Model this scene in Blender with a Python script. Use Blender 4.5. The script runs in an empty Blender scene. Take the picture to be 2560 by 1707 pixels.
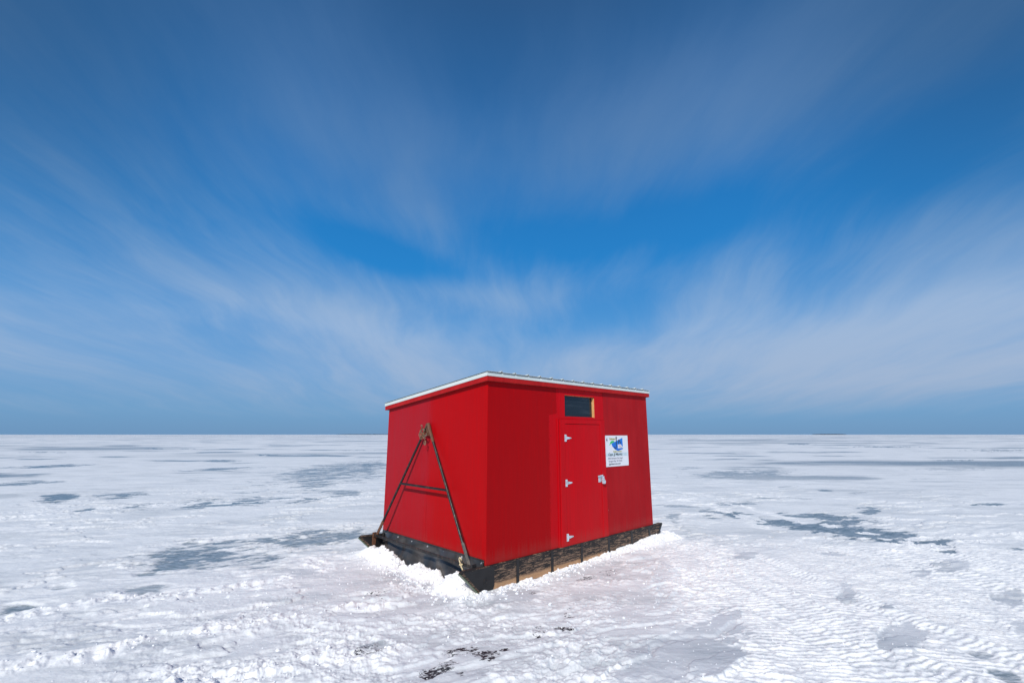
import bpy, bmesh, math, random
import numpy as np
from mathutils import Vector, Matrix, noise as mnoise
S = bpy.context.scene
COL = S.collection
rad = math.radians
random.seed(7)
CAM_H = 1.74
F_PX = 1148.2            # focal length in pixels of a 2560 px wide frame
PITCH = 0.1997
HX, HY, YAW = -0.2994, 5.6438, 0.7523     # near corner of the hut and its heading
L, W = 3.63, 2.44
CV, SV = math.cos(YAW), math.sin(YAW)

# ------------------------------------------------------------------ helpers
def tag(o, label=None, cat=None, group=None, kind=None):
    if label: o['label'] = label
    if cat: o['category'] = cat
    if group: o['group'] = group
    if kind: o['kind'] = kind
    return o

def link(name, me, mat=None, parent=None):
    o = bpy.data.objects.new(name, me)
    COL.objects.link(o)
    if mat: me.materials.append(mat)
    if parent: o.parent = parent
    return o

def obj(name, bm, mat, parent=None, bevel=0, smooth=False):
    me = bpy.data.meshes.new(name)
    bmesh.ops.recalc_face_normals(bm, faces=bm.faces)
    bm.to_mesh(me); bm.free()
    o = link(name, me, mat, parent)
    if smooth:
        for p in me.polygons: p.use_smooth = True
    if bevel:
        m = o.modifiers.new('bevel', 'BEVEL'); m.width = bevel; m.segments = 2; m.limit_method = 'ANGLE'
    return o

def empty(name, loc, rz=0):
    o = bpy.data.objects.new(name, None); COL.objects.link(o)
    o.location = loc; o.rotation_euler.z = rz; o.empty_display_size = .2
    return o

def box(bm, x0, x1, y0, y1, z0, z1):
    vs = [bm.verts.new((x, y, z)) for z in (z0, z1) for x, y in ((x0, y0), (x1, y0), (x1, y1), (x0, y1))]
    for f in ((0,3,2,1),(4,5,6,7),(0,1,5,4),(1,2,6,5),(2,3,7,6),(3,0,4,7)):
        bm.faces.new([vs[i] for i in f])
    return vs

def prism(bm, pts, axis, a, b):
    """closed 2-D outline extruded along an axis from a to b"""
    def P(p, t):
        return {'x': (t, p[0], p[1]), 'y': (p[0], t, p[1]), 'z': (p[0], p[1], t)}[axis]
    A = [bm.verts.new(P(p, a)) for p in pts]; B = [bm.verts.new(P(p, b)) for p in pts]
    n = len(pts)
    bm.faces.new(A); bm.faces.new(B[::-1])
    for i in range(n): bm.faces.new((A[i], A[(i+1) % n], B[(i+1) % n], B[i]))

def tube(bm, pts, r, n=12, closed=False):
    pts = [Vector(p) for p in pts]; N = len(pts); rings = []
    up = Vector((.12, .3, 1)).normalized(); prev = None
    for i, p in enumerate(pts):
        if closed: t = (pts[(i+1) % N]-pts[i-1]).normalized()
        else: t = (pts[min(i+1, N-1)]-pts[max(i-1, 0)]).normalized()
        if prev is None: prev = t.cross(up).normalized()
        a = (prev-t*prev.dot(t)).normalized(); prev = a
        b = t.cross(a)
        rr = r[i] if isinstance(r, (list, tuple)) else r
        rings.append([bm.verts.new(p+(a*math.cos(k*2*math.pi/n)+b*math.sin(k*2*math.pi/n))*rr) for k in range(n)])
    for i in range(N if closed else N-1):
        A, B = rings[i], rings[(i+1) % N]
        for k in range(n): bm.faces.new((A[k], A[(k+1) % n], B[(k+1) % n], B[k]))
    if not closed:
        bm.faces.new(rings[0][::-1]); bm.faces.new(rings[-1])

# ------------------------------------------------------------------ node helper
class NT:
    def __init__(s, tree): s.t = tree; s.n = tree.nodes; s.l = tree.links
    def node(s, kind, **kw):
        n = s.n.new(kind)
        for k, v in kw.items(): setattr(n, k, v)
        return n
    def put(s, sock, v):
        if isinstance(v, bpy.types.NodeSocket): s.l.new(v, sock)
        elif v is not None: sock.default_value = v
    def math(s, op, a, b=None, c=None, clamp=False):
        n = s.node('ShaderNodeMath', operation=op, use_clamp=clamp)
        for i, v in enumerate((a, b, c)): s.put(n.inputs[i], v)
        return n.outputs[0]
    def vm(s, op, a, b=None):
        n = s.node('ShaderNodeVectorMath', operation=op)
        s.put(n.inputs[0], a)
        if b is not None: s.put(n.inputs[1], b)
        return n.outputs['Value'] if op in ('DOT_PRODUCT', 'LENGTH') else n.outputs[0]
    def noise(s, vec, scale, detail=4, rough=.5, dist=0):
        n = s.node('ShaderNodeTexNoise'); s.put(n.inputs['Vector'], vec)
        n.inputs['Scale'].default_value = scale; n.inputs['Detail'].default_value = detail
        n.inputs['Roughness'].default_value = rough; n.inputs['Distortion'].default_value = dist
        return n.outputs['Fac']
    def ramp(s, v, a, b, lo=0., hi=1., smooth=True):
        n = s.node('ShaderNodeMapRange'); n.interpolation_type = 'SMOOTHSTEP' if smooth else 'LINEAR'
        n.inputs[1].default_value = a; n.inputs[2].default_value = b; n.inputs[3].default_value = lo; n.inputs[4].default_value = hi
        s.put(n.inputs[0], v); return n.outputs[0]
    def mix(s, f, a, b, blend='MIX'):
        n = s.node('ShaderNodeMix', data_type='RGBA', blend_type=blend)
        s.put(n.inputs[0], f)
        for i, v in ((6, a), (7, b)):
            if isinstance(v, (tuple, list)): v = (*v[:3], 1)
            s.put(n.inputs[i], v)
        return n.outputs[2]
    def mapping(s, vec, scale=(1,1,1), rot=(0,0,0), loc=(0,0,0)):
        n = s.node('ShaderNodeMapping'); s.put(n.inputs[0], vec)
        n.inputs['Scale'].default_value = scale; n.inputs['Rotation'].default_value = rot; n.inputs['Location'].default_value = loc
        return n.outputs[0]

def new_mat(name):
    m = bpy.data.materials.new(name); m.use_nodes = True
    t = NT(m.node_tree); p = t.n['Principled BSDF']
    return m, t, p

def bump(t, p, h, strength=.3, dist=.01):
    b = t.node('ShaderNodeBump'); b.inputs['Strength'].default_value = strength; b.inputs['Distance'].default_value = dist
    t.put(b.inputs['Height'], h); t.l.new(b.outputs[0], p.inputs['Normal'])

def objco(t): return t.node('ShaderNodeTexCoord').outputs['Object']

def paint(name, fresh, faded, region=None, rough=.5, grain=1.):
    """painted plywood: vertical grain, faint brush streaks, small chips"""
    m, t, p = new_mat(name); co = objco(t)
    g1 = t.noise(t.mapping(co, (9, 9, .5)), 3, 6, .6)
    g2 = t.noise(t.mapping(co, (60, 60, 1.6)), 3, 3, .6)
    big = t.noise(t.mapping(co, (1, 1, .55)), 1.6, 3, .5)
    f = t.ramp(t.math('ADD', t.math('MULTIPLY', big, .6), t.math('MULTIPLY', t.noise(t.mapping(co, (4, 4, .8), loc=(1, 2, 3)), 2, 6, .65), .4)), .38, .62)
    if region: f = region(t, co, f)
    c = t.mix(f, fresh, faded)
    dark = t.math('MULTIPLY', t.ramp(g1, .35, .75, .93, 1.05), t.ramp(g2, .3, .7, .96, 1.03))
    vm = t.node('ShaderNodeVectorMath', operation='SCALE'); t.put(vm.inputs[0], c); t.put(vm.inputs['Scale'], dark)
    spots = t.ramp(t.noise(t.mapping(co, (1, 1, .5)), 34, 1, .5), .775, .80)
    c = t.mix(t.math('MULTIPLY', spots, .55), vm.outputs[0], (.05, .012, .012))
    scuff = t.ramp(t.noise(t.mapping(co, (1, 1, .4), loc=(3, 5, 1)), 22, 3, .55), .755, .80)
    c = t.mix(t.math('MULTIPLY', scuff, .45), c, (.55, .30, .26))
    # grime and salt along the foot of the panels
    sz = t.node('ShaderNodeSeparateXYZ'); t.put(sz.inputs[0], co)
    foot = t.math('MULTIPLY', t.ramp(t.math('ADD', sz.outputs[2], t.math('MULTIPLY', t.math('SUBTRACT', g1, .5), .35)), .26, .46, 1, 0), .22)
    c = t.mix(foot, c, (.30, .07, .06))
    t.put(p.inputs['Base Color'], c)
    t.put(p.inputs['Roughness'], t.ramp(g1, .3, .7, rough-.08, rough+.1))
    p.inputs['Specular IOR Level'].default_value = .09
    bump(t, p, t.math('ADD', t.math('MULTIPLY', g1, .7), g2), .25*grain, .004)
    return m

def metal(name, col, rough=.45, met=.8, rust=0., rustcol=(.16, .06, .03)):
    m, t, p = new_mat(name); co = objco(t)
    n = t.noise(co, 25, 5, .6)
    c = t.mix(t.ramp(n, .35, .7), tuple(k*.75 for k in col), tuple(min(1, k*1.15) for k in col))
    if rust:
        r = t.ramp(t.noise(co, 14, 6, .65), .62-rust*.3, .72-rust*.3)
        c = t.mix(r, c, rustcol)
        t.put(p.inputs['Metallic'], t.math('MULTIPLY', t.math('SUBTRACT', 1., r), met))
    else: p.inputs['Metallic'].default_value = met
    t.put(p.inputs['Base Color'], c)
    t.put(p.inputs['Roughness'], t.ramp(n, .3, .7, rough-.08, rough+.12))
    bump(t, p, n, .2, .002)
    return m
SUN_E = 3.8; SKY_STR = .10; EXPO = 0.; SKY_SAT = 1.15; SKY_VAL = 1.; SKY_HUE = .5
VEIL_GAIN = (.9, .9, .9); VEIL_ADD = (1.9, 2.0, 2.1)
# azimuth, elevation, half-widths, tilt, weight (degrees) of the big cloud banks and clear gaps
SKY_BLOBS = [
 (20, 24.5, 24, 3.6, 0, -.44), (-17, 21.5, 9, 2.1, -14, -.60), (5, 23, 9, 3, 0, -.22), (48, 26, 9, 5, 0, -.35),
 (-24, 13.5, 13, 3.0, -12, .42), (-6, 17.5, 8, 1.8, -9, .26), (27, 36, 22, 6, 0, .40), (-12, 34, 16, 5, 0, .20), (0, 49, 70, 5, 0, -.15),
 (-44, 14, 12, 5, 0, .10), (38, 9, 22, 5.5, 0, .50), (47, 17, 10, 5, 0, .2), (12, 8, 40, 3.2, 0, .22), (0, .5, 80, 1.3, 0, -.7), (11, 14.5, 9, 2.6, 8, -.24), (-33, 8, 10, 1.8, -4, -.2), (-12, 27, 7, 2.5, -28, .22), (15, 21, 5, 2.2, 35, .22), (-42, 30, 14, 5, -25, .16)]
CLEAR = [(0, (.130,.290,.52)), (2.5, (.145,.335,.59)), (7, (.16,.36,.66)), (13, (.075,.30,.66)), (20, (.015,.225,.605)), (30, (.013,.175,.500)), (40, (.020,.125,.345)), (50, (.025,.092,.235)), (90, (.022,.075,.19))]
VEIL = [(0, (.22,.36,.56)), (5, (.36,.47,.65)), (12, (.34,.48,.70)), (20, (.23,.39,.63)), (28, (.12,.26,.51)), (38, (.085,.20,.42)), (50, (.055,.14,.31)), (90, (.06,.13,.28))]
ICE = [(-4.394,7.272,0.962,0.628,0.358,-1.101,0.85,0.902),(-3.289,8.452,0.816,0.347,0.556,-1.177,0.8,1.129),(-7.45,12.632,0.427,0.262,0.465,-1.007,0.9,2.008),(-12.81,13.615,1.789,1.744,0.533,-0.511,1.0,1.354),(-11.486,14.041,1.217,1.035,1.004,-0.65,0.95,0.873),(-9.881,11.387,2.571,2.324,1.122,-2.443,0.95,0.39),(-17.973,17.35,0.642,0.682,0.673,-0.632,0.85,1.084),(-25.938,26.633,0.36,0.356,0.471,-0.448,0.95,1.978),(-46.828,47.462,0.402,0.4,0.0,-0.569,0.8,2.485),(-15.043,24.724,0.466,0.289,0.508,-0.748,0.85,1.827),(-19.811,32.088,0.815,0.509,0.0,-0.716,1.0,1.645),(-20.963,41.05,0.699,0.36,0.0,-0.508,1.0,2.212),(-8.43,24.175,0.335,0.122,0.276,-0.06,0.8,6.632),(-8.335,28.111,0.855,0.257,0.0,-0.656,0.95,1.591),(-5.253,14.521,1.006,0.373,0.0,-1.146,0.75,0.994),(-9.357,22.424,0.54,0.235,0.389,-0.066,0.75,4.623),(-12.455,18.94,1.53,1.033,0.5,-0.579,0.5,1.317),(-45.602,59.681,0.6,0.461,0.0,-0.359,0.85,3.515),(-39.857,58.314,0.818,0.563,0.0,-0.376,0.7,3.228),(-17.995,53.989,0.442,0.148,0.0,-0.439,0.7,2.403),(-4.652,6.269,5.977,4.856,3.486,-9.215,0.75,0.137),(-4.176,5.735,3.997,3.333,3.664,-4.016,0.7,0.192),(-5.234,5.791,7.432,7.364,3.251,-9.003,0.65,0.115),(-4.987,5.037,4.649,5.103,1.509,-4.937,0.85,0.225),(-2.866,4.867,4.153,2.866,3.979,-8.613,0.62,0.201),(-2.804,4.429,3.449,2.583,3.462,-8.351,0.6,0.24),(-1.153,4.332,8.888,2.922,2.487,-11.966,0.6,0.108),(-2.794,4.125,4.943,4.071,3.734,-7.208,0.4,0.16),(10.725,21.868,0.416,-0.206,0.177,-0.512,0.75,3.068),(9.289,25.339,1.136,-0.418,0.661,-1.143,0.65,1.291),(8.268,11.295,2.74,-2.071,0.0,-1.624,0.85,0.772),(6.754,10.311,0.86,-0.596,-1.13,-1.54,0.9,0.956),(5.498,9.669,0.616,-0.382,-1.987,-1.223,1.0,1.542),(6.411,8.719,0.803,-0.633,-0.887,-1.119,1.0,0.978),(4.916,10.5,1.057,-0.541,-3.127,-1.942,0.8,0.983),(6.699,9.744,1.508,-1.096,-1.507,-3.001,0.9,0.544),(7.067,8.144,2.022,-1.858,-2.119,-7.294,0.85,0.406),(5.695,12.46,1.808,-0.85,0.0,-1.914,0.75,0.577),(4.274,10.502,4.649,-2.029,-1.626,-2.569,0.9,0.333),(4.37,11.888,1.364,-0.531,-2.146,-3.912,0.65,0.689),(3.373,10.157,4.555,-1.867,-2.358,-0.37,0.65,0.809),(3.103,8.943,3.675,-1.327,0.0,-4.882,0.6,0.272),(12.099,12.384,2.146,-2.158,0.0,-4.355,1.0,0.466),(6.999,13.379,2.179,-1.181,-0.951,-3.202,0.7,0.412),(7.687,13.379,1.678,-0.99,0.0,-3.715,0.6,0.596),(9.932,15.309,2.706,-1.819,-2.207,-2.282,0.95,0.32),(10.671,14.675,2.48,-1.847,0.0,-3.073,0.65,0.406),(9.441,16.351,2.959,-1.746,0.0,-4.925,0.6,0.338),(54.507,89.53,0.358,-0.219,0.0,-0.107,0.85,10.971),(54.635,68.529,0.209,-0.167,0.0,-0.272,0.95,4.788),(54.742,52.593,0.219,-0.229,0.0,-0.232,0.7,6.23),(30.646,32.877,0.728,-0.686,0.0,-0.954,0.85,1.44),(24.492,25.409,0.405,-0.395,0.283,-0.852,0.65,3.839),(16.459,19.232,2.508,-2.187,0.0,-2.358,0.6,0.563),(7.923,7.691,5.508,-6.063,-2.81,-4.739,0.95,0.19),(6.572,7.433,6.686,-6.205,0.0,-8.381,0.95,0.163),(3.794,4.151,8.179,-8.841,-8.112,-13.401,0.72,0.086),(3.651,3.79,5.609,-6.898,-7.508,-3.965,0.78,0.12),(3.76,4.04,12.396,-14.24,-19.931,-15.487,0.6,0.053),(3.179,3.885,13.398,-12.058,0.0,-28.856,0.6,0.075)]
MUD = [(-0.254,4.156,7.067,-0.413,-6.126,-11.084,1.0,0.157),(-0.549,3.967,6.631,2.192,6.582,-7.889,0.95,0.154),(-0.446,4.21,8.821,1.021,0.0,-12.178,0.7,0.113),(-0.056,4.195,26.557,0.384,0.0,-36.809,0.95,0.038),(0.553,4.98,10.648,-2.367,-10.699,-14.04,1.0,0.101),(0.601,5.186,21.112,-2.626,0.0,-21.147,0.9,0.048),(0.473,4.668,11.778,-1.716,-3.864,-17.745,0.95,0.084),(0.25,4.703,15.639,-0.898,0.0,-19.146,0.7,0.064),(0.24,4.536,14.639,-0.84,0.0,-11.091,0.55,0.09),(-0.38,3.838,19.014,-3.516,-21.957,-21.771,0.9,0.063),(0.518,5.901,13.739,-0.898,8.013,-30.052,0.7,0.077),(0.885,6.169,8.686,-0.949,8.138,-18.914,0.65,0.132),(0.234,5.632,28.992,-1.286,0.0,-38.996,0.8,0.034),(-1.173,4.237,8.725,2.983,2.289,-11.269,0.5,0.109),(-1.494,5.583,8.364,2.389,0.0,-9.936,0.45,0.12),(1.275,6.396,8.444,-1.781,0.0,-10.629,0.5,0.118),(-0.96,5.959,10.921,1.87,0.0,-14.407,0.5,0.092)]
SMOOTH = [(3.819,5.702,9.368,-7.52,-1.963,-1.043,1.0,0.49),(3.427,4.449,5.361,-4.485,0.0,-3.356,1.0,0.389),(5.974,6.692,3.454,-3.255,0.0,-3.143,1.0,0.437),(1.438,4.157,1.761,-0.521,0.997,-3.04,1.0,0.662),(1.913,4.668,2.821,-1.673,-2.046,-1.425,1.0,0.441),(4.778,7.289,4.551,-3.134,0.0,-5.823,1.0,0.22),(5.458,5.475,5.561,-5.925,0.0,-3.504,1.0,0.417),(5.255,6.38,7.859,-6.852,0.0,-5.556,1.0,0.239),(3.859,5.168,11.797,-9.454,0.0,-10.872,1.0,0.118),(4.724,4.714,8.148,-8.825,0.0,-6.632,1.0,0.222),(3.436,7.196,5.19,-2.606,0.0,-5.386,1.0,0.208),(-0.659,5.346,2.444,0.247,-1.484,-6.232,1.0,0.431),(-0.172,5.39,2.752,0.179,2.119,-8.466,1.0,0.369),(-1.213,6.031,3.256,0.423,-2.79,-3.86,1.0,0.418),(0.079,5.632,3.826,0.124,5.763,-13.876,1.0,0.279)]
TRACKS = [([(-4.98,4.63),(-4.89,4.82),(-4.54,5.31),(-3.64,5.51),(-2.78,5.97),(-2.49,6.76)],0.32,0.8),([(-4.0,3.79),(-3.89,3.91),(-3.44,4.04),(-3.09,4.33),(-2.48,4.75),(-1.7,5.17),(-1.4,5.31)],0.2,1),([(-2.43,3.63),(-1.98,3.86),(-1.57,4.07),(-1.11,4.27)],0.4,0.7),([(-11.25,9.74),(-10.65,10.1),(-9.83,11.5),(-8.0,12.29),(-5.9,13.21),(-3.66,13.72)],0.3,0.6),([(-12.15,10.49),(-11.42,10.81),(-9.76,11.88),(-7.86,12.73)],0.3,0.6),([(-3.05,6.52),(-2.66,7.19),(-2.1,7.8)],0.25,0.5),([(5.97,7.8),(7.01,8.39),(8.05,8.59),(9.07,8.66),(9.84,8.63)],0.2,0.8),([(5.63,7.38),(6.49,7.8),(7.56,8.08),(8.64,8.26),(9.41,8.26)],0.2,0.7),([(4.53,15.76),(5.68,14.08),(5.73,11.38),(5.98,9.92),(6.38,9.09),(6.44,8.39)],0.25,0.6),([(3.93,13.72),(5.0,12.44),(5.06,10.49),(4.83,9.4)],0.3,0.6)]
# ------------------------------------------------------------------ materials
FRESH, FADED = (.42, .0012, .003), (.40, .007, .010)
def end_region(t, co, f):
    sx = t.node('ShaderNodeSeparateXYZ'); t.put(sx.inputs[0], co)
    side = t.ramp(t.math('ADD', sx.outputs[1], t.math('MULTIPLY', f, .12)), 1.1, 1.5)
    return t.math('MULTIPLY', side, t.ramp(f, 0, 1, .65, 1.))
def side_region(t, co, f):      # left third of the door wall: older, darker coat up to the fresh strip
    sx = t.node('ShaderNodeSeparateXYZ'); t.put(sx.inputs[0], co)
    w = t.noise(t.mapping(co, (1, 1, 6)), 6, 3, .6)
    e = t.math('ADD', sx.outputs[0], t.math('MULTIPLY', t.math('SUBTRACT', w, .5), .05))
    step = t.ramp(sx.outputs[2], 2.0, 2.03, 0, .16)
    return t.ramp(t.math('SUBTRACT', e, step), 1.095, 1.115, 1, 0)
M = {}
M['red_end'] = paint('red_paint_end_wall', FRESH, (.37, .010, .018), end_region, .5)
M['red_side'] = paint('red_paint_side_wall', (.52, .002, .007), (.375, .001, .003), side_region, .5)
M['red_door'] = paint('red_paint_door', (.535, .0012, .006), (.52, .004, .009), None, .42, .6)
M['red_dull'] = paint('red_paint_dull_panel', (.36, .007, .011), (.42, .011, .015), None, .6, 1.2)
M['red_trim'] = paint('red_paint_fascia', (.38, .010, .012), (.46, .016, .016), None, .55)
M['white_metal'] = None
M['zinc'] = metal('zinc_hardware', (.66, .72, .78), .35, .45)
M['black_iron'] = metal('black_painted_iron', (.009, .008, .008), .5, 0., .3, (.045, .028, .02))
M['rusty'] = metal('rusty_iron', (.045, .03, .022), .6, .4, .9, (.13, .055, .028))
M['chain'] = metal('rusted_chain_steel', (.30, .22, .16), .5, .6, .6, (.22, .10, .05))
M['bolt'] = metal('galvanised_bolt', (.6, .62, .64), .4, .5)

def mk_wood():
    m, t, p = new_mat('weathered_skid_timber'); co = objco(t)
    sx = t.node('ShaderNodeSeparateXYZ'); t.put(sx.inputs[0], co)
    g = t.noise(t.mapping(co, (1, 1, 9)), 6.5, 9, .74, .12)
    g = t.math('SUBTRACT', g, t.ramp(sx.outputs[2], .14, .26, 0, .05))
    fine = t.noise(t.mapping(co, (2.5, 2.5, 34)), 11, 5, .65)
    # old black paint, worn off along the grain, with a raw strip at the bottom
    worn = t.ramp(t.math('ADD', g, t.math('MULTIPLY', t.math('SUBTRACT', fine, .5), .5)), .485, .565)
    low = t.math('ADD', sx.outputs[2], t.math('MULTIPLY', t.math('SUBTRACT', g, .5), .12))
    lo_m = t.ramp(low, .055, .085, 1, 0)
    xm = t.math('MULTIPLY', t.ramp(sx.outputs[0], .05, .1), t.ramp(sx.outputs[0], 2.0, 2.6, 1, 0))
    raw = t.mix(t.ramp(fine, .35, .7), (.40, .22, .11), (.55, .33, .18))
    grey = t.mix(t.ramp(fine, .3, .7), (.13, .075, .045), (.36, .23, .15))
    c = t.mix(worn, (.012, .010, .010), grey)
    c = t.mix(t.math('MULTIPLY', lo_m, xm), c, raw)
    t.put(p.inputs['Base Color'], c); p.inputs['Roughness'].default_value = .75
    bump(t, p, t.math('ADD', g, fine), .5, .004)
    return m
M['wood'] = mk_wood()

def plain(name, col, rough=.6, col2=None, scale=12, spec=.4, bmp=.15):
    m, t, p = new_mat(name); co = objco(t)
    n = t.noise(co, scale, 5, .6)
    t.put(p.inputs['Base Color'], t.mix(t.ramp(n, .3, .7), col, col2 or tuple(k*1.25 for k in col)))
    p.inputs['Roughness'].default_value = rough; p.inputs['Specular IOR Level'].default_value = spec
    bump(t, p, n, bmp, .003)
    return m
M['rubber'] = plain('black_rubber_sheet', (.022, .021, .020), .30, (.055, .048, .044), 5, .7)
M['plate'] = plain('black_plastic_plate', (.008, .008, .009), .4, (.015, .015, .016), 9, .45)
M['runner'] = plain('grey_green_runner_strip', (.10, .13, .08), .5)
M['rawwood'] = plain('raw_pine', (.62, .33, .12), .6, (.72, .42, .18), 20)
M['rope'] = plain('tan_rope', (.62, .48, .28), .8, (.78, .66, .42), 60)
M['white_metal'] = plain('white_roof_steel', (.58, .64, .62), .5, (.66, .71, .69), 3, .25, 0.)
M['sign'] = plain('white_sign_panel', (.74, .76, .80), .3, (.76, .78, .82), 3, .5, .0)
M['band'] = plain('pale_blue_band', (.50, .60, .65), .35)
M['green'] = plain('sign_green', (.03, .45, .12), .4)
M['blue'] = plain('sign_blue', (.01, .13, .62), .4, (.01, .22, .68), 6)
M['dark_ink'] = plain('sign_dark_ink', (.02, .025, .03), .4)
M['grey_ink'] = plain('sign_grey_ink', (.14, .15, .2), .4)
M['olive_ink'] = plain('sign_olive_ink', (.30, .30, .03), .4)
M['red_ink'] = plain('sign_red_ink', (.5, .05, .06), .4)
M['interior'] = plain('dark_interior', (.03, .028, .026), .8)
M['far_land'] = plain('far_shore_woods', (.02, .03, .04), .9)

def mk_glass():
    m, t, p = new_mat('window_pane')
    p.inputs['Base Color'].default_value = (.012, .016, .024, 1)
    co = objco(t)
    s = t.ramp(t.noise(t.mapping(co, (1, 1, 8), (0, rad(-12), 0)), 3, 5, .6), .45, .8)
    t.put(p.inputs['Base Color'], t.mix(s, (.010, .014, .020), (.028, .036, .045)))
    t.put(p.inputs['Roughness'], t.ramp(s, 0, 1, .06, .2))
    p.inputs['Specular IOR Level'].default_value = .5
    return m
M['glass'] = mk_glass()
# ------------------------------------------------------------------ the hut (local x along the door wall, local y along the end wall)
ZB, ZT_NEAR, ZT_FAR = .272, 2.385, 2.121
OV = .047
def roof_z(y): return ZT_NEAR + (ZT_FAR-ZT_NEAR)*(y+OV)/(W+2*OV)
hut = empty('fishing_hut', (HX, HY, 0), YAW)
tag(hut, 'red plywood hut with white roof edge, standing on black skids on the snowy ice', 'hut')
T = .016
# end wall (two sheets with a joint), back walls
bm = bmesh.new()
J = 1.272
for y0, y1 in ((0, J-.0012), (J+.0012, W)):
    prism(bm, [(y0, ZB), (y1, ZB), (y1, roof_z(y1)+.03), (y0, roof_z(y0)+.03)], 'x', 0, T)
prism(bm, [(T, ZB), (W, ZB), (W, roof_z(W)+.03), (T, roof_z(0)+.03)], 'x', L-T, L)
box(bm, T, L-T, W-T, W, ZB, roof_z(W)+.02)
obj('wall', bm, M['red_end'], hut, .0015)
# door wall left of the doorway
WX0, WX1, WZ0, WZ1 = 1.440, 2.142, 1.990, 2.297        # window opening
bm = bmesh.new()
box(bm, 0.0025, 1.30, -.0025, T-.0025, ZB, roof_z(0)+.025)
obj('wall_panel', bm, M['red_side'], hut, .0015)
# header panel round the window: four pieces make one sheet with a hole
bm = bmesh.new()
zt = roof_z(0)+.025
vo = [(1.302, 1.958), (2.358, 1.958), (2.358, zt), (1.302, zt)]
vi = [(WX0, WZ0), (WX1, WZ0), (WX1, WZ1), (WX0, WZ1)]
def ring(bm, vo, vi, y0, y1):
    R = {}
    for nm, vs, y in (('a', vo, y0), ('b', vi, y0), ('c', vo, y1), ('d', vi, y1)):
        R[nm] = [bm.verts.new((x, y, z)) for x, z in vs]
    n = len(vo)
    for i in range(n):
        j = (i+1) % n
        bm.faces.new((R['a'][i], R['a'][j], R['b'][j], R['b'][i]))
        bm.faces.new((R['c'][i], R['d'][i], R['d'][j], R['c'][j]))
        bm.faces.new((R['a'][i], R['c'][i], R['c'][j], R['a'][j]))
        bm.faces.new((R['b'][i], R['b'][j], R['d'][j], R['d'][i]))
ring(bm, vo, vi, -.004, T-.004)
obj('header_panel', bm, M['red_door'], hut, .0015)
# duller right panel
bm = bmesh.new()
box(bm, 2.3605, L+.001, -.006, T-.006, ZB-.004, roof_z(0)+.023)
tag(obj('wall_panel', bm, M['red_dull'], hut, .0015), 'duller faded red wall panel right of the door')
# door trim boards
for nm, x0, x1, z0, z1 in (('door_trim', 1.303, 1.4145, .262, 1.955), ('door_trim', 2.2325, 2.357, .215, 1.955), ('door_trim', 1.4155, 2.2315, 1.890, 1.955)):
    bm = bmesh.new(); box(bm, x0, x1, -.0225, -.0042 if z0 > 1 else -.001, z0, z1)
    obj('door_trim', bm, M['red_door'], hut, .003)
bm = bmesh.new(); box(bm, 1.262, 1.290, -.0135, -.0026, .265, 1.965); obj('batten', bm, M['red_side'], hut, .002)
bm = bmesh.new(); box(bm, 1.300, 2.36, .013, .020, .26, 1.958); obj('door_backing', bm, M['interior'], hut)
# threshold tongue beside the door foot
bm = bmesh.new(); box(bm, 1.32, 1.43, -.019, -.002, .236, .2615); obj('sill_board', bm, M['red_door'], hut, .002)
# door
door = None
bm = bmesh.new(); box(bm, 1.419, 2.228, -.0185, .008, .218, 1.884)
door = obj('door', bm, M['red_door'], hut, .0025)
for zc in (1.692, 1.084, .380):
    bm = bmesh.new()
    box(bm, 1.398, 1.428, -.0265, -.0228, zc-.048, zc+.048)
    prism(bm, [(1.4285, zc-.024), (1.47, zc-.017), (1.535, zc-.008), (1.55, zc), (1.535, zc+.008), (1.47, zc+.017), (1.4285, zc+.024)], 'y', -.0236, -.0192)
    for k in range(5):
        z0 = zc-.046+k*.0186
        tube(bm, [(1.4285, -.0285, z0), (1.4285, -.0285, z0+.0172)], .0055, 10)
    for x, z in ((1.408, zc+.036), (1.408, zc-.036), (1.455, zc+.006), (1.49, zc), (1.52, zc)):
        tube(bm, [(x, -.0272 if x < 1.42 else -.0242, z), (x, -.0285 if x < 1.42 else -.0258, z)], .0035, 8)
    obj('hinge', bm, M['zinc'], door)
# hasp
bm = bmesh.new()
box(bm, 2.152, 2.2245, -.0225, -.0187, 1.045, 1.125)
prism(bm, [(2.135, 1.120), (2.255, 1.132), (2.262, 1.150), (2.140, 1.141)], 'y', -.030, -.0228)
tube(bm, [(2.150, -.0265, 1.112), (2.235, -.0265, 1.120)], .0045, 8)
box(bm, 2.234, 2.292, -.0262, -.0227, 1.052, 1.128)
tube(bm, [(2.245, -.027, 1.10), (2.245, -.047, 1.105), (2.245, -.052, 1.092), (2.245, -.047, 1.078), (2.245, -.027, 1.083)], .0045, 8)
obj('hasp', bm, M['zinc'], door, .001)
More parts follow.
